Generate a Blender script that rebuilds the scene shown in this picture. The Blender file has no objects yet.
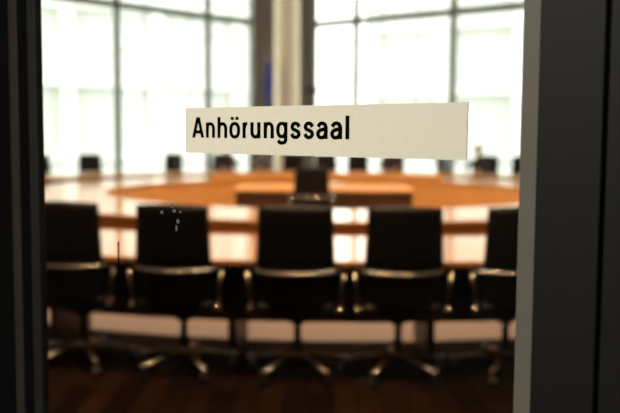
import bpy, bmesh, math, random
from mathutils import Vector, Matrix
random.seed(7)
PI = math.pi
C = bpy.context.scene.collection
sc = bpy.context.scene

# ------------------------------------------------------------------ camera
cam_d = bpy.data.cameras.new('camera'); cam = bpy.data.objects.new('camera', cam_d); C.objects.link(cam)
cam_d.lens = 50; cam_d.sensor_width = 36; cam_d.clip_start = 0.05; cam_d.clip_end = 300
cam_d.dof.use_dof = True; cam_d.dof.focus_distance = 1.27; cam_d.dof.aperture_fstop = 3.4
cam.matrix_world = Matrix.Translation((0, 0, 1.5)) @ Matrix.Rotation(PI/2 - math.radians(4.78), 4, 'X') @ Matrix.Rotation(0.0064, 4, 'Z')
sc.camera = cam

# ------------------------------------------------------------------ world, exposure
sc.view_settings.view_transform = 'Standard'; sc.view_settings.look = 'None'
sc.view_settings.gamma = 1; sc.view_settings.exposure = 0.0
sc.view_settings.use_curve_mapping = False
w = bpy.data.worlds.new('sky'); sc.world = w; w.use_nodes = True
bgn = w.node_tree.nodes['Background']
bgn.inputs[0].default_value = (0.98, 1.0, 0.965, 1); bgn.inputs[1].default_value = 4.3
w.cycles.sampling_method = 'AUTOMATIC'
sc.cycles.use_denoising = True
sc.cycles.max_bounces = 8; sc.cycles.transparent_max_bounces = 12
sc.cycles.sample_clamp_indirect = 8.0

# plan of the hearing room (metres; x to the right, y away from the door)
CX, CY = 0.27, 11.7                       # centre of the round table
A = Vector((0.771, -0.637, 0)); N = Vector((0.637, 0.771, 0)); P0 = N * 0.9756     # door wall: along, into room, origin
def dw(s, n, z=0): return P0 + A*s + N*n + Vector((0, 0, z))
LW0, LWD = Vector((-1.56, 23.6, 0)), Vector((-0.696, -0.718, 0)).normalized()
RW0, RWD = Vector((0.02, 24.05, 0)), Vector((0.788, -0.616, 0)).normalized()
CEIL = 7.0

def area(name, loc, direction, sx, sy, power, col, portal=False, shape='RECTANGLE'):
    l = bpy.data.lights.new(name, 'AREA'); l.shape = shape; l.size = sx; l.size_y = sy; l.energy = power; l.color = col
    o = bpy.data.objects.new(name, l); C.objects.link(o); o.location = loc
    o.rotation_euler = Vector(direction).to_track_quat('-Z', 'Y').to_euler()
    if portal: l.cycles.is_portal = True
    return o
for W0, WD, L, sg in ((LW0, LWD, 10.3, 1), (RW0, RWD, 10.18, -1)):
    inn = Vector((-WD.y, WD.x, 0)) * sg
    if inn.y > 0: inn = -inn
    area('window_portal', W0 + WD*L/2 + inn*0.25 + Vector((0, 0, CEIL/2)), inn, L, CEIL, 1, (1, 1, 1), True)

# ------------------------------------------------------------------ materials
def mat(name, base, rough=0.5, metal=0.0, coat=0.0, coat_rough=0.05, spec=0.5, emit=None, estr=0):
    m = bpy.data.materials.new(name); m.use_nodes = True
    b = m.node_tree.nodes['Principled BSDF']
    b.inputs['Base Color'].default_value = (*base, 1); b.inputs['Roughness'].default_value = rough
    b.inputs['Metallic'].default_value = metal; b.inputs['Coat Weight'].default_value = coat
    b.inputs['Coat Roughness'].default_value = coat_rough; b.inputs['Specular IOR Level'].default_value = spec
    if emit: b.inputs['Emission Color'].default_value = (*emit, 1); b.inputs['Emission Strength'].default_value = estr
    return m
def noisy(m, c1, c2, scale=(1, 1, 1), freq=5.0, detail=6, bump=0.0, coord='Object', dist=0.0):
    nt = m.node_tree; b = nt.nodes['Principled BSDF']
    tc = nt.nodes.new('ShaderNodeTexCoord'); mp = nt.nodes.new('ShaderNodeMapping'); mp.inputs['Scale'].default_value = scale
    nz = nt.nodes.new('ShaderNodeTexNoise'); nz.inputs['Scale'].default_value = freq; nz.inputs['Detail'].default_value = detail
    nz.inputs['Distortion'].default_value = dist
    cr = nt.nodes.new('ShaderNodeValToRGB'); cr.color_ramp.elements[0].color = (*c1, 1); cr.color_ramp.elements[1].color = (*c2, 1)
    cr.color_ramp.elements[0].position = 0.3; cr.color_ramp.elements[1].position = 0.7
    nt.links.new(tc.outputs[coord], mp.inputs[0]); nt.links.new(mp.outputs[0], nz.inputs[0])
    nt.links.new(nz.outputs[0], cr.inputs[0]); nt.links.new(cr.outputs[0], b.inputs['Base Color'])
    if bump:
        bp = nt.nodes.new('ShaderNodeBump'); bp.inputs['Strength'].default_value = bump; bp.inputs['Distance'].default_value = 0.002
        nt.links.new(nz.outputs[0], bp.inputs['Height']); nt.links.new(bp.outputs[0], b.inputs['Normal'])
    return m
def glass_mat(name, tint, refl=1.0):
    m = bpy.data.materials.new(name); m.use_nodes = True; nt = m.node_tree; nt.nodes.clear()
    out = nt.nodes.new('ShaderNodeOutputMaterial'); mx = nt.nodes.new('ShaderNodeMixShader')
    tr = nt.nodes.new('ShaderNodeBsdfTransparent'); tr.inputs[0].default_value = (*tint, 1)
    gl = nt.nodes.new('ShaderNodeBsdfGlossy'); gl.inputs['Roughness'].default_value = 0.0; gl.inputs[0].default_value = (refl, refl, refl, 1)
    lw = nt.nodes.new('ShaderNodeLayerWeight'); lw.inputs[0].default_value = 0.5
    pw = nt.nodes.new('ShaderNodeMath'); pw.operation = 'POWER'; pw.inputs[1].default_value = 5
    ml = nt.nodes.new('ShaderNodeMath'); ml.operation = 'MULTIPLY_ADD'; ml.inputs[1].default_value = 0.96; ml.inputs[2].default_value = 0.04
    nt.links.new(lw.outputs['Facing'], pw.inputs[0]); nt.links.new(pw.outputs[0], ml.inputs[0])
    nt.links.new(ml.outputs[0], mx.inputs[0]); nt.links.new(tr.outputs[0], mx.inputs[1]); nt.links.new(gl.outputs[0], mx.inputs[2])
    nt.links.new(mx.outputs[0], out.inputs[0]); return m

wood_matt = noisy(mat('matt_wood', (.6, .3, .08), 0.6, spec=0.2), (.58, .26, .075), (.70, .33, .105), (1, 1, 8), 3.0, 8)
wood = noisy(mat('table_wood', (.7, .3, .07), 0.3, coat=0.7, spec=0.15, coat_rough=0.07), (.56, .26, .075), (.68, .33, .105), (1, 1, 8), 3.0, 8, coord='Object', dist=1.5)
wood_dark = noisy(mat('desk_wood', (.07, .025, .008), 0.45), (.05, .018, .006), (.09, .032, .010), (1, 1, 8), 3.0, 8)
wood_shaded = noisy(mat('shaded_panel_wood', (.4, .15, .03), 0.4), (.36, .13, .028), (.46, .17, .036), (1, 1, 8), 3.0, 8)  # table wood darkened: shade of the side facing away from the windows painted in
leather = noisy(mat('black_leather', (.006, .0055, .005), 0.5, spec=0.25), (.003, .0028, .0026), (.005, .0045, .004), freq=90, bump=0.15)
chrome = noisy(mat('polished_aluminium', (.75, .73, .70), 0.24, 1.0), (.48, .47, .45), (.56, .55, .53), freq=30)
polish = noisy(mat('mirror_polished_cap', (.8, .78, .75), 0.04, 1.0), (.74, .72, .70), (.80, .78, .76), freq=10)
plastic = noisy(mat('black_plastic', (.012, .012, .012), 0.4), (.010, .010, .010), (.016, .016, .016), freq=20)
carpet = noisy(mat('carpet', (.5, .33, .27), 0.95, spec=0.1), (.30, .235, .215), (.36, .285, .26), freq=60, detail=10, bump=0.4)
def parquet():
    m = mat('parquet', (.05, .02, .01), 0.85, spec=0.03); nt = m.node_tree; b = nt.nodes['Principled BSDF']
    tc = nt.nodes.new('ShaderNodeTexCoord'); br = nt.nodes.new('ShaderNodeTexBrick'); mp = nt.nodes.new('ShaderNodeMapping')
    mp.inputs['Rotation'].default_value = (0, 0, PI/2)
    br.inputs['Color1'].default_value = (.018, .008, .004, 1); br.inputs['Color2'].default_value = (.006, .003, .002, 1); br.inputs['Mortar'].default_value = (.002, .001, .0008, 1)
    br.inputs['Scale'].default_value = 1; br.inputs['Brick Width'].default_value = 1.1; br.inputs['Row Height'].default_value = 0.14; br.inputs['Mortar Size'].default_value = 0.004
    nt.links.new(tc.outputs['Object'], mp.inputs[0]); nt.links.new(mp.outputs[0], br.inputs[0]); nt.links.new(br.outputs[0], b.inputs['Base Color']); return m
parq = parquet()
plaster = noisy(mat('white_plaster', (.7, .68, .64), 0.8), (.48, .47, .45), (.52, .51, .49), freq=3)
wall_wood = noisy(mat('wall_panelling', (.3, .2, .12), 0.6), (.07, .045, .03), (.10, .06, .04), (1, 1, 6), 2)
concrete = noisy(mat('cream_concrete', (.72, .62, .45), 0.7), (.68, .58, .42), (.76, .66, .50), freq=4)
pier_grey = noisy(mat('grey_brown_pier', (.18, .155, .145), 0.7), (.16, .14, .13), (.21, .18, .17), (7, 7, .05), 4)
frame_grey = noisy(mat('window_frame_grey', (.10, .11, .10), 0.5), (.09, .10, .09), (.12, .125, .11), freq=4)
win_glass = glass_mat('window_glass', (.98, .985, .975))
door_glass = glass_mat('door_glass', (.93, .94, .91))
door_dark = noisy(mat('door_dark_paint', (.0045, .0044, .0034), 0.6, spec=.2), (.0042, .0041, .0031), (.0049, .0047, .0037), freq=60)
door_black = noisy(mat('door_black_gasket', (.001, .001, .001), 0.9, spec=0.05), (.001, .001, .001), (.0015, .0015, .0015), freq=20)
door_steel = noisy(mat('door_grey_bead', (.085, .08, .062), 0.5, spec=.2), (.105, .098, .076), (.115, .107, .084), freq=30)
left_bead = noisy(mat('door_left_bead', (.01, .01, .008), 0.6, spec=.2), (.009, .009, .007), (.011, .011, .009), freq=30)
door_brown = noisy(mat('door_brown_edge', (.02, .016, .012), 0.6, spec=.2), (.016, .013, .009), (.020, .016, .011), freq=30)
corr_wall = noisy(mat('corridor_dark_wall', (.02, .02, .018), 0.8, spec=.2), (.018, .018, .016), (.022, .022, .020), freq=3)
sign_m = noisy(mat('sign_film', (.66, .62, .50), 0.6), (.655, .615, .50), (.68, .64, .525), freq=140, detail=3)
ink = mat('black_ink', (.002, .002, .002), 1.0, spec=0)
white_paper = noisy(mat('white_paper', (.8, .79, .77), 0.6), (.78, .77, .75), (.82, .81, .79), freq=20)
blue_cloth = noisy(mat('blue_cloth', (.015, .03, .25), 0.8), (.012, .025, .22), (.02, .035, .28), freq=12)
out_conc = noisy(mat('outdoor_concrete', (.5, .52, .50), 0.9), (.68, .69, .665), (.74, .75, .725), freq=0.5)
out_glass = mat('outdoor_dark_glass', (.62, .64, .61), 0.3)
pave = noisy(mat('pale_paving', (.55, .56, .54), 0.9), (.52, .53, .51), (.58, .59, .57), freq=0.6)
skin = noisy(mat('skin', (.55, .28, .18), 0.5), (.52, .26, .17), (.58, .30, .20), freq=10)
hair_m = noisy(mat('brown_hair', (.05, .025, .012), 0.6), (.04, .02, .01), (.06, .03, .015), (9, 9, 1), 30)
cloth_navy = noisy(mat('navy_cloth', (.02, .018, .022), 0.9), (.017, .015, .019), (.024, .02, .026), freq=60)
cloth_grey = noisy(mat('grey_cloth', (.16, .15, .14), 0.9), (.14, .13, .12), (.18, .17, .16), freq=60)
cloth_plum = noisy(mat('plum_cloth', (.05, .02, .03), 0.9), (.04, .017, .026), (.06, .025, .035), freq=60)
lamp_glow = mat('lamp_glow', (1, .8, .6), 0.5, emit=(1.0, .62, .34), estr=60)
small_glow = mat('spot_glow', (1, .8, .6), 0.5, emit=(1.0, .55, .25), estr=60)
lamp_case = mat('lamp_case', (.6, .6, .58), 0.4)
speck = mat('speck', (.09, .105, .13), 0.9, spec=.1)

# ------------------------------------------------------------------ mesh helpers
def fin(name, bm, m, parent=None, smooth=False, kind=None):
    me = bpy.data.meshes.new(name); bmesh.ops.recalc_face_normals(bm, faces=bm.faces[:]); bm.to_mesh(me); bm.free()
    for x in (m if isinstance(m, (list, tuple)) else [m]): me.materials.append(x)
    if smooth:
        for p in me.polygons: p.use_smooth = True
    o = bpy.data.objects.new(name, me); C.objects.link(o)
    if parent: o.parent = parent
    if kind: o['kind'] = kind
    return o
def box(bm, c, s, rot=None, bev=0.0):
    r = bmesh.ops.create_cube(bm, size=1); vs = r['verts']
    M = Matrix.Translation(c) @ (rot.to_4x4() if rot else Matrix()) @ Matrix.Diagonal((*s, 1))
    bmesh.ops.transform(bm, matrix=M, verts=vs)
    if bev:
        es = list({e for v in vs for e in v.link_edges})
        bmesh.ops.bevel(bm, geom=es, offset=bev, segments=3, affect='EDGES', profile=0.6)
def prism(bm, pts, z0, z1):
    lo = [bm.verts.new((p[0], p[1], z0)) for p in pts]; hi = [bm.verts.new((p[0], p[1], z1)) for p in pts]
    n = len(pts); bm.faces.new(lo[::-1]); bm.faces.new(hi)
    for i in range(n): bm.faces.new((lo[i], lo[(i+1) % n], hi[(i+1) % n], hi[i]))
def lathe(bm, prof, seg=24, c=(0, 0, 0), closed=False, cap=True):
    rings = []
    for r, z in prof:
        rings.append([bm.verts.new((c[0]+r*math.cos(2*PI*i/seg), c[1]+r*math.sin(2*PI*i/seg), c[2]+z)) for i in range(seg)])
    k = len(rings)
    for a in range(k if closed else k-1):
        R0, R1 = rings[a], rings[(a+1) % k]
        for i in range(seg): bm.faces.new((R0[i], R0[(i+1) % seg], R1[(i+1) % seg], R1[i]))
    if cap and not closed: bm.faces.new(rings[0][::-1]); bm.faces.new(rings[-1])
def tube(bm, pts, rad, seg=10, flat=1.0, up=(0, 0, 1)):
    pts = [Vector(p) for p in pts]; rads = rad if isinstance(rad, (list, tuple)) else [rad]*len(pts)
    rings = []
    for i, p in enumerate(pts):
        t = (pts[min(i+1, len(pts)-1)] - pts[max(i-1, 0)]).normalized()
        u = Vector(up); s = t.cross(u)
        if s.length < 1e-3: s = t.cross(Vector((0, 1, 0)))
        s.normalize(); v = s.cross(t).normalized()
        rings.append([bm.verts.new(p + s*math.cos(2*PI*k/seg)*rads[i] + v*math.sin(2*PI*k/seg)*rads[i]*flat) for k in range(seg)])
    for a in range(len(rings)-1):
        for k in range(seg): bm.faces.new((rings[a][k], rings[a][(k+1) % seg], rings[a+1][(k+1) % seg], rings[a+1][k]))
    bm.faces.new(rings[0][::-1]); bm.faces.new(rings[-1])
def slab(bm, fn, nu, nv, thick):
    """closed cushion: fn(u,v)->(centre point, normal), u,v in -1..1; thickness falls to the rim"""
    f, b = [], []
    for i in range(nu+1):
        rf, rb = [], []
        for j in range(nv+1):
            u = -1+2*i/nu; v = -1+2*j/nv
            p, n = fn(u, v); e = (max(0, 1-abs(u)**8)*max(0, 1-abs(v)**8))**0.5
            t = thick*0.5*(0.35+0.65*e)
            rf.append(bm.verts.new(p+n*t)); rb.append(bm.verts.new(p-n*t))
        f.append(rf); b.append(rb)
    for i in range(nu):
        for j in range(nv):
            bm.faces.new((f[i][j], f[i+1][j], f[i+1][j+1], f[i][j+1])); bm.faces.new((b[i][j], b[i][j+1], b[i+1][j+1], b[i+1][j]))
    for i in range(nu):
        bm.faces.new((f[i][0], b[i][0], b[i+1][0], f[i+1][0])); bm.faces.new((f[i][nv], f[i+1][nv], b[i+1][nv], b[i][nv]))
    for j in range(nv):
        bm.faces.new((f[0][j], f[0][j+1], b[0][j+1], b[0][j])); bm.faces.new((f[nu][j], b[nu][j], b[nu][j+1], f[nu][j+1]))
def tagged(o, label, cat, group=None, kind=None):
    o['label'] = label; o['category'] = cat
    if group: o['group'] = group
    if kind: o['kind'] = kind
    return o
def thing(name, label, cat, loc=(0, 0, 0), rz=0, group=None):
    o = bpy.data.objects.new(name, None); C.objects.link(o); o.location = loc; o.rotation_euler = (0, 0, rz)
    return tagged(o, label, cat, group)
def dup(root, loc, rz, label, group=None):
    r = root.copy(); C.objects.link(r); r.location = loc; r.rotation_euler = (0, 0, rz); r['label'] = label
    if group: r['group'] = group
    for ch in list(root.children):
        c = ch.copy(); C.objects.link(c); c.parent = r
        for g in ch.children:
            d = g.copy(); C.objects.link(d); d.parent = c
    return r
def wallseg(name, a, b, z0, z1, t, m):
    """wall from a to b, thickness t to the left of a->b"""
    a = Vector(a[:2]); b = Vector(b[:2]); d = (b-a).normalized(); n = Vector((-d.y, d.x))*t
    bm = bmesh.new(); prism(bm, [a, b, b+n, a+n], z0, z1); return fin(name, bm, m, kind='structure')

# ------------------------------------------------------------------ room shell
s_l, s_r = -12.18, 9.78
pl, pr = dw(s_l, 0), dw(s_r, 0)
le, re_ = LW0 + LWD*10.3, RW0 + RWD*10.18
outline = [pl, pr, (re_.x, re_.y), (RW0.x, RW0.y), (LW0.x, LW0.y), (le.x, le.y)]
bm = bmesh.new(); prism(bm, [Vector(p[:2]) for p in outline], -0.12, 0.0); fin('floor', bm, parq, kind='structure')
bm = bmesh.new(); lathe(bm, [(5.55, 0.0005), (5.55, 0.006), (0.01, 0.006), (0.01, 0.0005)], 96, (CX, CY, 0), closed=True); fin('floor_carpet', bm, carpet, kind='structure')
bm = bmesh.new(); prism(bm, [Vector(p[:2]) for p in outline], CEIL, CEIL+0.2); fin('ceiling', bm, plaster, kind='structure')
wallseg('wall_left', (le.x, le.y), pl, 0, CEIL, -0.2, wall_wood)
wallseg('wall_right', (re_.x, re_.y), pr, 0, CEIL, 0.2, wall_wood)
# pier between the two window wings, with a round concrete column standing before it
bm = bmesh.new(); prism(bm, [LW0.xy, RW0.xy, (RW0.x+0.15, RW0.y+0.25), (LW0.x-0.15, LW0.y+0.25)], 0, CEIL)
for i in range(9):
    x = LW0.x + 0.06 + i*0.2; f = (x-LW0.x)/(RW0.x-LW0.x); box(bm, (x, LW0.y+f*0.4-0.02, CEIL/2), (0.03, 0.05, CEIL), bev=0.0)
fin('wall_pier', bm, pier_grey, kind='structure')
bm = bmesh.new(); lathe(bm, [(0.37, 0), (0.37, 0.12), (0.34, 0.14), (0.34, CEIL)], 40, (-0.64, 23.1, 0)); fin('column', bm, concrete, smooth=False, kind='structure')
# window bays
nwin = 0
def bay(W0, WD, s0, s1):
    global nwin; nwin += 1
    a = W0 + WD*s0; b = W0 + WD*s1; ang = math.atan2(WD.y, WD.x); R = Matrix.Rotation(ang, 3, 'Z'); mid = (a+b)/2; L = s1-s0
    bm = bmesh.new(); m = 0.065
    for e in (-1, 1): box(bm, mid + WD*(e*(L/2-m/2)) + Vector((0, 0, CEIL/2)), (m, 0.14, CEIL-0.01), R)
    for z, h in ((0.06, 0.12), (4.5, 0.17), (CEIL-0.07, 0.12)): box(bm, mid + Vector((0, 0, z)), (L-2*m, 0.12, h), R)
    f = fin('window_%d' % nwin, bm, frame_grey, kind='structure')
    for z0, z1 in ((0.12, 4.415), (4.585, CEIL-0.13)):
        bm = bmesh.new(); box(bm, mid + Vector((0, 0, (z0+z1)/2)), (L-2*m, 0.012, z1-z0), R); fin('pane', bm, win_glass, f)
for W0, WD, bays in ((LW0, LWD, (1.58, 2.74, 2.9, 3.06)), (RW0, RWD, (1.50, 2.9, 2.9, 2.88))):
    s = 0
    for L in bays: bay(W0, WD, s, s+L); s += L
# door wall, pierced by the glazed doorway
S0, S1, DH = -1.74, -0.27, 2.45
def dwall(name, sa, sb, z0, z1, n0, n1, m, parent=None, kind='structure', bev=0):
    bm = bmesh.new(); c = dw((sa+sb)/2, (n0+n1)/2, (z0+z1)/2); box(bm, c, (sb-sa, n1-n0, z1-z0), Matrix.Rotation(math.atan2(A.y, A.x), 3, 'Z'), bev)
    return fin(name, bm, m, parent, kind=kind)
dwall('wall_front', s_l, S0, 0, CEIL, -0.006, 0.10, wall_wood)
dwall('wall_front_right', S1, s_r, 0, CEIL, -0.10, 0.10, door_dark)
dwall('wall_front_above', S0, S1, DH, CEIL, -0.10, 0.10, wall_wood)
# corridor in front of the door
dwall('floor_corridor', -5, 4, -0.12, 0, -3.2, -0.10, parq)
dwall('ceiling_corridor', -5, 4, 2.8, 2.9, -3.2, -0.10, corr_wall)
dwall('wall_corridor', -5, 4, 0, 2.8, -3.3, -3.2, corr_wall)
dwall('wall_corridor_left', -5.1, -5, 0, 2.8, -3.3, -0.10, corr_wall)
dwall('wall_corridor_right', 4, 4.1, 0, 2.8, -3.3, -0.10, corr_wall)

# the door: stiles, beads, gaskets, glass
door = dwall('door_1', -0.4395, -0.362, 0.01, 2.42, -0.028, 0.03, door_dark, bev=0.002)            # lock stile
dwall('glazing_bead', -0.4635, -0.440, 0.14, 2.30, -0.022, 0.03, door_steel, door, None, 0.002)
dwall('hinge_stile', -1.559, -1.5315, 0.01, 2.42, -0.006, 0.03, door_black, door, None, 0.002)
dwall('glazing_bead', -1.531, -1.503, 0.14, 2.30, -0.005, 0.012, left_bead, door, None, 0.002)
dwall('bottom_rail', -1.5025, -0.464, 0.01, 0.14, -0.028, 0.03, door_dark, door, None, 0.002)
dwall('top_rail', -1.5025, -0.464, 2.30, 2.42, -0.028, 0.03, door_dark, door, None, 0.002)
dwall('glass_pane', -1.5025, -0.464, 0.141, 2.299, 0.0, 0.010, door_glass, door, None)
# jambs
j = dwall('trim_1', -0.354, S1, 0, DH, -0.035, 0.06, door_dark, bev=0.002)
dwall('trim_2', -1.592, -1.563, 0, DH, -0.008, 0.05, door_brown, bev=0.002)
dwall('trim_3', S0, -1.5925, 0, DH, -0.007, 0.05, door_black, bev=0.002)
dwall('trim_4', -1.56, -0.356, 2.425, DH, -0.03, 0.05, door_dark)

# sign on the glass
zr = Matrix.Rotation(math.atan2(A.y, A.x), 4, 'Z')
def s_of(px):                                   # where a sight line at horizon height meets the door plane
    u = (px-310)/861; return (Vector((u, 1, 0)) * (0.9756/(N.x*u+N.y)) - P0).dot(A)
sg = dwall('door_sign', s_of(186.6), s_of(467), 1.4684, 1.5424, -0.0024, -0.0004, sign_m, kind=None)
tagged(sg, 'long pale cream sign strip reading Anhörungssaal stuck on the door glass', 'sign')
CAP, WX, WY, BASE = 0.0331, 0.0067, 0.0054, 1.4937
def crom(P, k=7):
    Q = [P[0]] + list(P) + [P[-1]]; out = []
    for i in range(1, len(Q)-2):
        a, b, c, d = (Vector(q) for q in Q[i-1:i+3])
        for j in range(k):
            t = j/k; out.append(0.5*((2*b) + (c-a)*t + (2*a-5*b+4*c-d)*t*t + (3*b-a-3*c+d)*t**3))
    return out + [Vector(P[-1])]
arch = [(0, .44), (.06, .56), (.22, .645), (.5, .678), (.78, .64), (.95, .55), (1, .43)]
cup = [(1-x, .74-y) for x, y in arch]
oval = lambda cy, ry: [(.5+.5*math.copysign(abs(math.sin(i*PI/12))**.85, math.sin(i*PI/12)), cy+ry*math.copysign(abs(math.cos(i*PI/12))**.92, math.cos(i*PI/12))) for i in range(25)]
cs = lambda P: ('c', P)
ln = lambda *P: ('l', P)
gl = {'A': [ln((0, 0), (.46, 1)), ln((.54, 1), (1, 0)), ln((.17, .28), (.83, .28))],
      'n': [ln((0, 0), (0, .74)), cs(arch + [(1, .2)]), ln((1, .25), (1, 0))],
      'h': [ln((0, 0), (0, 1)), cs(arch + [(1, .2)]), ln((1, .25), (1, 0))],
      'o': [cs(oval(.37, .315)), ln((.20, .86), (.20, 1.0)), ln((.80, .86), (.80, 1.0))],
      'r': [ln((0, 0), (0, .74)), cs([(0, .40), (.15, .56), (.5, .66), (1.15, .675)])],
      'u': [ln((1, 0), (1, .74)), cs([(0, .54)] + [(0, .31)] + cup[::-1][1:]), ln((0, .5), (0, .74))],
      'g': [cs([(x, y) for x, y in oval(.385, .295)]), ln((1, .74), (1, 0)), cs([(1, .05), (.98, -.08), (.84, -.165), (.5, -.20), (.2, -.17), (.05, -.085)])],
      's': [cs([(.97, .52), (.82, .635), (.5, .68), (.19, .64), (.06, .53), (.18, .43), (.5, .375), (.82, .315), (.96, .20), (.82, .10), (.5, .06), (.17, .10), (0, .215)])],
      'a': [cs([(.05, .52), (.20, .635), (.5, .68), (.85, .63), (1, .47), (1, .2)]), ln((1, .3), (1, 0)), cs([(1, .42), (.55, .405), (.16, .345), (0, .22), (.14, .10), (.42, .06), (.78, .10), (1, .26)])],
      'l': [ln((0.5, 0), (0.5, 1))]}
word = (('A', 193.4, 205.2), ('n', 207.0, 216.0), ('h', 218.6, 228.2), ('o', 230.3, 241.1), ('r', 243.5, 249.4), ('u', 251.3, 261.3), ('n', 264.6, 274.6), ('g', 277.0, 288.2), ('s', 290.8, 301.6), ('s', 303.9, 315.0), ('a', 316.8, 328.2), ('a', 330.8, 342.6), ('l', 346.1, 349.6))
bm = bmesh.new()
for ch, pa, pb in word:
    sa, sb = s_of(pa), s_of(pb)
    for kind, P in gl[ch]:
        P = crom(P) if kind == 'c' else [Vector(p) for p in P]
        Q = [Vector((sa+WX/2 + p.x*(sb-sa-WX), BASE + p.y*CAP)) for p in P]
        L, Rr = [], []
        for i, q in enumerate(Q):
            t = (Q[min(i+1, len(Q)-1)] - Q[max(i-1, 0)]).normalized(); n = Vector((-t.y, t.x)); h = 0.5*math.hypot(n.x*WX, n.y*WY)
            if ch == 'A' and abs(t.y) > .5: n = Vector((-1, 0)); h = 0.5*WX*1.02
            L.append(q+n*h); Rr.append(q-n*h)
        f = [[bm.verts.new(dw(v.x, -0.0025, v.y)) for v in S] for S in (L, Rr)]; g = [[bm.verts.new(dw(v.x, -0.0028, v.y)) for v in S] for S in (L, Rr)]
        for i in range(len(Q)-1):
            bm.faces.new((g[0][i], g[0][i+1], g[1][i+1], g[1][i])); bm.faces.new((f[0][i], g[0][i], g[0][i+1], f[0][i+1])) ; bm.faces.new((f[1][i], f[1][i+1], g[1][i+1], g[1][i]))
lt = fin('lettering', bm, ink, sg); lt['label'] = 'black word Anhörungssaal'

# marks on the glass
bm = bmesh.new(); c = dw(s_of(117.5), -0.0006, 1.2845); box(bm, c, (0.0042, 0.0008, 0.040), zr.to_3x3(), 0.0002)
tagged(fin('glass_mark', bm, ink), 'short thin black vertical mark on the left of the door glass', 'mark')
bm = bmesh.new()  # small flattened bluish-grey blobs on the pane
for px, py, sx, sz in ((161.5, 212, .008, .006), (172, 205, .006, .009), (174, 210.5, .009, .006), (177.5, 221, .007, .008), (176, 228, .005, .011), (180, 211.5, .006, .004)):
    s = s_of(px); d = (P0 + A*s).y; zz = 1.5 - (py-133.2)/861*d; bmesh.ops.create_uvsphere(bm, u_segments=8, v_segments=5, radius=1, matrix=Matrix.Translation(dw(s, -0.0004, zz)) @ zr @ Matrix.Diagonal((sx/2, 0.0003, sz/2, 1)))
tagged(fin('glass_speck', bm, speck), 'faint bluish specks on the door glass before the second near chair', 'speck', kind='stuff')

# ------------------------------------------------------------------ outdoors
bm = bmesh.new(); box(bm, (0, 75, -0.35), (160, 96, 0.2)); fin('ground', bm, pave, kind='structure')
def building(name, c, rz, L, H, step, label):
    t = thing(name, label, 'building', c, rz)
    bm = bmesh.new()
    for i in range(int(L/step)+1): box(bm, (-L/2+i*step, 0, H/2), (0.7, 1.2, H))
    fin('pilasters', bm, out_conc, t)
    bm = bmesh.new(); z = 0.4
    while z < H+0.1: box(bm, (0, 0.1, z), (L, 0.9, 0.7)); z += 4.2
    fin('floor_bands', bm, out_conc, t)
    bm = bmesh.new(); box(bm, (0, 5, H/2), (L-0.5, 9, H-0.4)); fin('glazing', bm, out_glass, t)
building('office_building', (-16, 46, -0.2), math.radians(28), 34, 24, 5.0, 'pale concrete building with tall pilasters seen through the left windows')
building('office_building', (19, 50, -0.2), math.radians(-30), 34, 24, 5.0, 'pale concrete building with tall pilasters seen through the right windows')

# ------------------------------------------------------------------ round tables
def annulus(bm, r0, r1, z0, z1, bev=0.004, seg=160):
    lathe(bm, [(r0+bev, z0), (r1-bev, z0), (r1, z0+bev), (r1, z1-bev), (r1-bev, z1), (r0+bev, z1), (r0, z1-bev), (r0, z0+bev)], seg, closed=True)
ot = thing('ring_table', 'outer orange wood ring table that the near black chairs are pushed up to', 'table', (CX, CY, 0))
bm = bmesh.new(); annulus(bm, 5.33, 6.60, 0.712, 0.745); fin('tabletop', bm, wood, ot)
bm = bmesh.new(); annulus(bm, 6.02, 6.05, 0.25, 0.7115, 0.002); fin('modesty_panel', bm, wood_dark, ot)
for k in range(28):
    th = math.radians(-90 - 7.6 + k*360/28); bm = bmesh.new()
    box(bm, (math.cos(th)*5.80, math.sin(th)*5.80, 0.359), (0.42, 0.055, 0.705), Matrix.Rotation(th, 3, 'Z'), 0.004); fin('leg', bm, wood_dark, ot)
it = thing('ring_table', 'inner orange wood ring table with closed panels around the open middle', 'table', (CX, CY, 0))
bm = bmesh.new(); annulus(bm, 2.98, 4.22, 0.712, 0.745); fin('tabletop', bm, wood, it)
bm = bmesh.new(); annulus(bm, 4.15, 4.18, 0.008, 0.7115, 0.002); fin('outer_panel', bm, wood_shaded, it)
bm = bmesh.new(); annulus(bm, 3.00, 3.03, 0.008, 0.7115, 0.002); fin('inner_panel', bm, wood_matt, it)
bm = bmesh.new(); arc = [math.radians(51+78*i/40) for i in range(41)]
prism(bm, [(2.985*math.cos(a), 2.985*math.sin(a)) for a in arc] + [(3.02*math.cos(a), 3.02*math.sin(a)) for a in reversed(arc)], 0.7455, 0.855)
up = fin('upstand', bm, wood_matt, it); up['label'] = 'raised wooden edge along the far middle part'
# centre desk
ds = thing('desk', 'straight dark-fronted wooden desk in the middle of the ring', 'desk', (0.19, 12.42, 0))
bm = bmesh.new(); box(bm, (0, 0, 0.73), (2.50, 1.30, 0.035), None, 0.006); fin('desktop', bm, wood_matt, ds)
bm = bmesh.new(); box(bm, (0, -0.58, 0.3585), (2.44, 0.03, 0.7), None, 0.004); fin('front_panel', bm, wood_dark, ds)
for s in (-1, 1): bm = bmesh.new(); box(bm, (s*1.2, 0.03, 0.3585), (0.04, 1.15, 0.7), None, 0.004); fin('side_panel', bm, wood_dark, ds)

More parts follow.
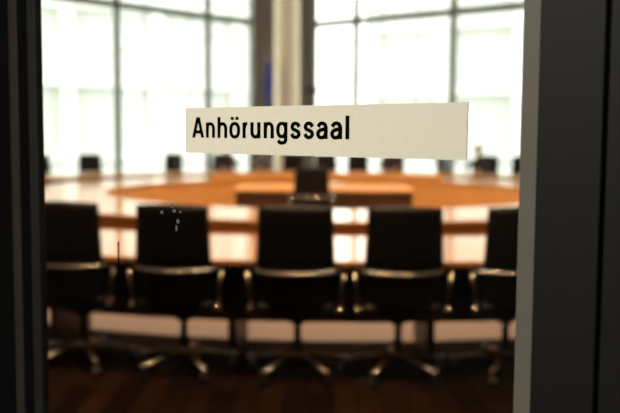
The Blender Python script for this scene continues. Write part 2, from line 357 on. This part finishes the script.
# ------------------------------------------------------------------ swivel chair
def make_chair(label, loc, rz, group):
    t = thing('swivel_chair', label, 'chair', loc, rz, group)
    # upper back: curved upholstered panel
    def fb(u, v):
        wd = 0.226 + 0.008*(-v) ; x = u*wd; z = 0.90 + v*0.185 - 0.012*u*u*(v > 0)*v
        y = -0.262 - 0.055*(z-0.7) + 0.05*(u*u) ; n = Vector((-2*0.05*u/0.2*0.6, 1, 0.05)).normalized(); return Vector((x, y, z)), n
    bm = bmesh.new(); slab(bm, fb, 16, 14, 0.055); fin('backrest', bm, leather, t, True)
    # lower wrap-round shell
    def fl(u, v):
        a = u*1.25; z = 0.565 + v*0.125; r = 0.255 + 0.03*v
        return Vector((math.sin(a)*r, -0.02 - math.cos(a)*(0.235+0.018*v), z)), Vector((-math.sin(a), math.cos(a), 0)).normalized()
    bm = bmesh.new(); slab(bm, fl, 22, 8, 0.035); fin('back_shell', bm, leather, t, True)
    # seat cushion
    def fs(u, v):
        x = u*0.24; y = v*0.235 + 0.03; z = 0.452 + 0.012*u*u - 0.02*max(0, v)**3; return Vector((x, y, z)), Vector((0, 0, 1))
    bm = bmesh.new(); slab(bm, fs, 14, 14, 0.085); fin('seat', bm, leather, t, True)
    # polished rail running round the back at arm height
    pts = []
    for i in range(25):
        a = -1.0 + 2.0*i/24; ang = a*1.32
        pts.append((math.sin(ang)*0.295, -0.035 - math.cos(ang)*0.255, 0.692 - 0.012*math.cos(ang)))
    pts = [(-0.29, 0.12, 0.672), (-0.292, 0.04, 0.676)] + pts + [(0.292, 0.04, 0.676), (0.29, 0.12, 0.672)]
    bm = bmesh.new(); tube(bm, pts, 0.010, 8, 1.2); fin('arm_rail', bm, chrome, t, True)
    for s in (-1, 1):
        bm = bmesh.new(); box(bm, (s*0.287, -0.02, 0.690), (0.05, 0.24, 0.018), None, 0.007); fin('armrest', bm, plastic, t, True)
        bm = bmesh.new(); tube(bm, [(s*0.284, -0.18, 0.675), (s*0.279, -0.19, 0.58), (s*0.270, -0.17, 0.47), (s*0.262, -0.11, 0.425), (s*0.20, -0.10, 0.405), (s*0.06, -0.03, 0.39)], [0.014, 0.013, 0.013, 0.014, 0.012, 0.012], 8)
        ar = fin('arm_support', bm, chrome, t, True)
        bm = bmesh.new(); bmesh.ops.create_uvsphere(bm, u_segments=12, v_segments=8, radius=0.028, matrix=Matrix.Translation((s*0.268, -0.195, 0.455))); fin('joint_cap', bm, polish, ar, True)
    bm = bmesh.new(); lathe(bm, [(0.035, 0.325), (0.05, 0.34), (0.13, 0.385), (0.135, 0.408)], 20); fin('mechanism', bm, plastic, t, True)
    bm = bmesh.new(); lathe(bm, [(0.032, 0.13), (0.032, 0.23), (0.022, 0.232), (0.022, 0.33)], 16); fin('column', bm, plastic, t, True)
    bm = bmesh.new(); lathe(bm, [(0.035, 0.095), (0.045, 0.10), (0.042, 0.15), (0.034, 0.16)], 16); fin('hub', bm, chrome, t, True)
    for k in range(5):
        th = -PI/2 + math.radians(38) + k*2*PI/5; d = Vector((math.cos(th), math.sin(th), 0))
        bm = bmesh.new(); tube(bm, [d*0.03+Vector((0, 0, .135)), d*0.12+Vector((0, 0, .130)), d*0.24+Vector((0, 0, .108)), d*0.325+Vector((0, 0, .085))], [0.024, 0.020, 0.016, 0.014], 10, 0.7)
        lg = fin('leg', bm, chrome, t, True)
        bm = bmesh.new(); bmesh.ops.create_uvsphere(bm, u_segments=12, v_segments=8, radius=0.022, matrix=Matrix.Translation(d*0.322+Vector((0, 0, 0.092)))); fin('end_cap', bm, polish, lg, True)
        bm = bmesh.new(); side = Vector((-d.y, d.x, 0)); cp = d*0.315 + side*0.012*0
        for e in (-1, 1):
            M = Matrix.Translation(cp + side*0.013*e + Vector((0, 0, 0.030))) @ Matrix.Rotation(th, 4, 'Z') @ Matrix.Rotation(PI/2, 4, 'X')
            bmesh.ops.create_cone(bm, cap_ends=True, segments=20, radius1=0.029, radius2=0.029, depth=0.017, matrix=M)
        box(bm, cp + Vector((0, 0, 0.058)), (0.03, 0.022, 0.03), Matrix.Rotation(th, 3, 'Z'), 0.004)
        fin('caster', bm, plastic, lg, False)
    return t
def ring_spot(th_deg, R):
    th = math.radians(th_deg); return (CX + R*math.cos(th), CY + R*math.sin(th), 0.0), th + PI/2
RN = 6.44
def near_th(px):                                 # ring angle of a near chair
    u = (px-310)/861; best = None
    for i in range(-4000, 0):
        th = i/4000*PI*0.6 - PI*0.2; x = CX+(RN+.26)*math.cos(th); y = CY+(RN+.26)*math.sin(th); e = abs(x/y-u)
        if y < CY and (best is None or e < best[0]): best = (e, th)
    return math.degrees(best[1])
near = [(58, 'black swivel chair at left of near row, cut off by the door frame', 14, 0),
        (169, 'second black swivel chair from left in near row, behind the bluish specks on the glass', 4, 8),
        (295, 'middle black swivel chair of the near row, standing straight below the sign lettering', 0, 0),
        (407, 'black swivel chair under the blank right half of the sign, near row', -2, 10),
        (526, 'black swivel chair half hidden at the right by the grey door edge', 0, 0)]
proto = None
G1 = 'black swivel chairs along the near side of the ring table'
for px, lab, drz, _ in near:
    th = near_th(px); loc, rz = ring_spot(th, RN); rz += math.radians(drz*0.4); loc = (loc[0], loc[1], 0.001)
    if proto is None: proto = make_chair(lab, loc, rz, G1)
    else: dup(proto, loc, rz, lab, G1)
dup(proto, (0.02, 11.4, 0.007), 0.0, 'lone black swivel chair with its back to us at the middle desk', 'black swivel chair in the middle')
def far_spot(px, R=7.02):
    u = (px-310)/861; a = 1+u*u; b = -2*(u*CX+CY); c = CX*CX+CY*CY-R*R; y = (-b+math.sqrt(b*b-4*a*c))/(2*a); x = u*y
    return (x, y, 0.001), math.atan2(y-CY, x-CX) + PI/2
G2 = 'black swivel chairs along the far side of the ring table'
far = [(46, 0, 'empty black far chair at the left edge of the glass'),
       (93, -12, 'empty black far chair standing alone left of the first thick window mullion'),
       (167, -55, 'black far chair turned sideways left of the sign'),
       (225, 0, 'black far chair under the seated person by the word start'),
       (261, 0, 'black far chair under the seated person in grey'),
       (294, 0, 'empty black far chair just left of the middle chair back'),
       (326, 0, 'empty black far chair just right of the middle chair back'),
       (357, 0, 'empty black far chair below the end of the sign lettering'),
       (392, 0, 'black far chair under the seated person in plum'),
       (451, 78, 'black far chair turned sideways below the right end of the sign'),
       (484, 0, 'black far chair behind the seated person right of the sign'),
       (518, 0, 'empty black far chair beside the grey door edge at the right')]
fs = {}
for px, drz, lab in far:
    loc, rz = far_spot(px); rz += math.radians(drz); fs[px] = (loc, rz); dup(proto, loc, rz, lab, G2)

# ------------------------------------------------------------------ seated people
def person(label, loc, rz, cloth, hairc, lean=0.0):
    names = {'pelvis': (0, -.02, .56), 'belly': (0, -.03, .70), 'chest': (0, .0+lean*.5, .88), 'neck0': (0, .02+lean, 1.02), 'neck': (0, .03+lean, 1.08), 'jaw': (0, .055+lean, 1.135), 'head': (0, .05+lean, 1.20), 'crown': (0, .04+lean, 1.25)}
    rad = {'pelvis': (.15, .12), 'belly': (.135, .105), 'chest': (.155, .11), 'neck0': (.08, .07), 'neck': (.052, .055), 'jaw': (.06, .07), 'head': (.074, .088), 'crown': (.055, .065)}
    edges = [('pelvis', 'belly'), ('belly', 'chest'), ('chest', 'neck0'), ('neck0', 'neck'), ('neck', 'jaw'), ('jaw', 'head'), ('head', 'crown')]
    for s, q in ((-1, 'l'), (1, 'r')):
        P = {'sh': (s*.17, lean, .97), 'el': (s*.235, .12+lean*.6, .80), 'wr': (s*.13, .36, .79), 'ha': (s*.10, .41, .785),
             'hip': (s*.09, .05, .56), 'kn': (s*.11, .45, .56), 'an': (s*.11, .46, .11), 'toe': (s*.12, .58, .05)}
        Rr = {'sh': (.062, .06), 'el': (.043, .043), 'wr': (.028, .026), 'ha': (.034, .018), 'hip': (.09, .085), 'kn': (.062, .062), 'an': (.04, .042), 'toe': (.035, .028)}
        for k in P: names[k+q] = P[k]; rad[k+q] = Rr[k]
        edges += [('chest', 'sh'+q), ('sh'+q, 'el'+q), ('el'+q, 'wr'+q), ('wr'+q, 'ha'+q), ('pelvis', 'hip'+q), ('hip'+q, 'kn'+q), ('kn'+q, 'an'+q), ('an'+q, 'toe'+q)]
        for f in range(4):
            nm = 'f%d%s' % (f, q); tip = 't%d%s' % (f, q); x = s*(.125-.019*f); L = (.06, .07, .072, .058)[f]
            names[nm] = (x, .43+L*.5, .788); names[tip] = (x, .425+L, .776); rad[nm] = (.0085, .0085); rad[tip] = (.007, .007); edges += [('ha'+q, nm), (nm, tip)]
        names['th'+q] = (s*.062, .415, .785); rad['th'+q] = (.010, .010); edges += [('ha'+q, 'th'+q)]
    ks = list(names); me = bpy.data.meshes.new('person'); me.from_pydata([names[k] for k in ks], [(ks.index(a), ks.index(b)) for a, b in edges], [])
    o = bpy.data.objects.new('person', me); C.objects.link(o); sk = o.modifiers.new('skin', 'SKIN'); sub = o.modifiers.new('sub', 'SUBSURF'); sub.levels = 1
    for i, k in enumerate(ks): me.skin_vertices[0].data[i].radius = rad[k]; me.skin_vertices[0].data[i].use_root = (k == 'pelvis')
    d = bpy.context.evaluated_depsgraph_get(); m2 = bpy.data.meshes.new_from_object(o.evaluated_get(d)); bpy.data.objects.remove(o)
    m2.materials.clear(); m2.materials.append(cloth); m2.materials.append(skin)
    for p in m2.polygons:
        c = p.center; p.use_smooth = True; p.material_index = 1 if (c.z > 1.06 or (c.y > .37 and c.z > .70)) else 0
    o = bpy.data.objects.new('person', m2); C.objects.link(o); o.location = loc; o.rotation_euler = (0, 0, rz)
    hy = .045+lean
    bm = bmesh.new(); bmesh.ops.create_uvsphere(bm, u_segments=20, v_segments=14, radius=1, matrix=Matrix.Translation((0, hy-.018, 1.215)) @ Matrix.Diagonal((.083, .092, .083, 1)))
    bmesh.ops.delete(bm, geom=[v for v in bm.verts if v.co.y > hy+.045 and v.co.z < 1.245 or v.co.z < 1.16], context='VERTS'); fin('hair', bm, hairc, o, True)
    bm = bmesh.new(); box(bm, (0, hy+.092, 1.185), (.02, .03, .035), None, .008); fin('nose', bm, skin, o, True)
    for s in (-1, 1):
        bm = bmesh.new(); bmesh.ops.create_uvsphere(bm, u_segments=8, v_segments=6, radius=.010, matrix=Matrix.Translation((s*.028, hy+.080, 1.205))); fin('eye', bm, plastic, o, True)
        bm = bmesh.new(); box(bm, (s*.078, hy-.005, 1.185), (.014, .03, .05), None, .006); fin('ear', bm, skin, o, True)
    bm = bmesh.new(); box(bm, (0, hy+.078, 1.145), (.045, .012, .010), None, .004); fin('mouth', bm, cloth_plum, o, True)
    return tagged(o, label, 'person', 'people seated at the far side of the ring table')
for px, lab, cl, lean in ((225, 'person in dark jacket seated at the far table, head behind the sign lettering', cloth_navy, 0.03),
                          (261, 'person in grey clothes seated at the far table left of the middle chair', cloth_grey, 0.05),
                          (392, 'person in plum top seated at the far table under the blank end of the sign', cloth_plum, 0.02),
                          (484, 'person in dark clothes seated at the far table in clear view right of the sign', cloth_navy, 0.06)):
    loc, rz = fs[px]
    if px == 484: loc = far_spot(479, 6.98)[0]
    person(lab, loc, rz, cl, hair_m, lean)

# ------------------------------------------------------------------ things on the tables
def paper(loc, rz, h, label, group=None, nm='paper_stack'):
    bm = bmesh.new(); n = max(2, int(h/0.006))
    for i in range(n): box(bm, (random.uniform(-.003, .003), random.uniform(-.003, .003), (i+.5)*h/n), (.21, .297, h/n*0.97), Matrix.Rotation(random.uniform(-.03, .03), 3, 'Z'))
    o = fin(nm, bm, white_paper); o.location = loc; o.rotation_euler = (0, 0, rz); return tagged(o, label, 'paper', group)
paper((0.37, 12.45, 0.748), 0.3, 0.05, 'white paper stack on the middle desk right of the lone chair')
paper((2.14, 14.42, 0.7455), 0.6, 0.03, 'white paper stack on the inner ring table below the right end of the sign')

# flag and pier fixture
fl = thing('flag', 'blue flag hanging furled on a pole left of the cream column', 'flag', (-1.13, 22.6, 0))
bm = bmesh.new(); lathe(bm, [(.16, 0), (.16, .02), (.03, .05), (.012, .06), (.012, 3.42), (.02, 3.43), (.022, 3.46), (.005, 3.5)], 16); fin('pole', bm, lamp_case, fl, True)
bm = bmesh.new(); prof = []
for j in range(15):
    z = 3.38 - j*0.13; prof.append([(0.035+(0.045+0.02*math.sin(j*.5))*(1+.35*math.sin(7*2*PI*i/36+j*.2))*(.35+.65*min(1, j/4))) for i in range(36)])
vs = [[bm.verts.new((prof[j][i]*math.cos(2*PI*i/36)*.9+.03, prof[j][i]*math.sin(2*PI*i/36), 3.38-j*0.13)) for i in range(36)] for j in range(15)]
for j in range(14):
    for i in range(36): bm.faces.new((vs[j][i], vs[j][(i+1) % 36], vs[j+1][(i+1) % 36], vs[j+1][i]))
bm.faces.new(vs[0]); bm.faces.new(vs[-1][::-1]); fin('cloth', bm, blue_cloth, fl, True)
fx = thing('wall_fixture', 'small black fixture sticking out of the grey pier right of the cream column', 'fixture', (0.05, 23.98, 2.68))  # plain dark box on a bracket, gives no light
bm = bmesh.new(); tube(bm, [(0, 0.0, 0), (0, -.25, 0), (0, -.32, .01)], .02, 8); fin('bracket', bm, plastic, fx)
bm = bmesh.new(); box(bm, (0, -.42, .02), (.34, .2, .13), None, .03); fin('housing', bm, plastic, fx, True)

# ------------------------------------------------------------------ lamps
def downlight(loc, r, m, power, col, label, group):
    t = thing('ceiling_lamp', label, 'lamp', loc, 0, group)
    bm = bmesh.new(); lathe(bm, [(r*1.15, 0), (r*1.15, -.10), (r*1.05, -.10), (r*1.05, -.02), (0.001, -.02)], 24, cap=False); fin('housing', bm, lamp_case, t)
    bm = bmesh.new(); lathe(bm, [(r, -.055), (r, -.06), (0.001, -.06)], 24, cap=False); fin('diffuser', bm, m, t)
    if power:
        a = area('bulb', (0, 0, -.11), (0, 0, -1), r*2, r*2, power, col, shape='DISK'); a.parent = t
    return t
for k in range(6):
    th = k*PI/3 + .3
    downlight((CX+1.9*math.cos(th), CY-1.2+1.9*math.sin(th), CEIL), .35, lamp_glow, 100, (1, .80, .58), 'round warm ceiling lamp above the middle of the ring', 'warm ceiling lamps above the ring')
for x, y in ((-2.0, 4.2), (-.8, 3.6), (.8, 3.2), (2.0, 2.8)):
    downlight((x, y, CEIL), .16, small_glow, 150, (1, .62, .34), 'warm round ceiling spot above the near chairs', 'warm ceiling spots above the near chairs')
cl = dw(-1.2, -1.9, 2.8)
downlight(cl, .22, lamp_case, 125, (1, .95, .85), 'unseen round lamp added in the corridor to light the sign', 'added corridor light')  # added out of view behind the camera to brighten the door sign
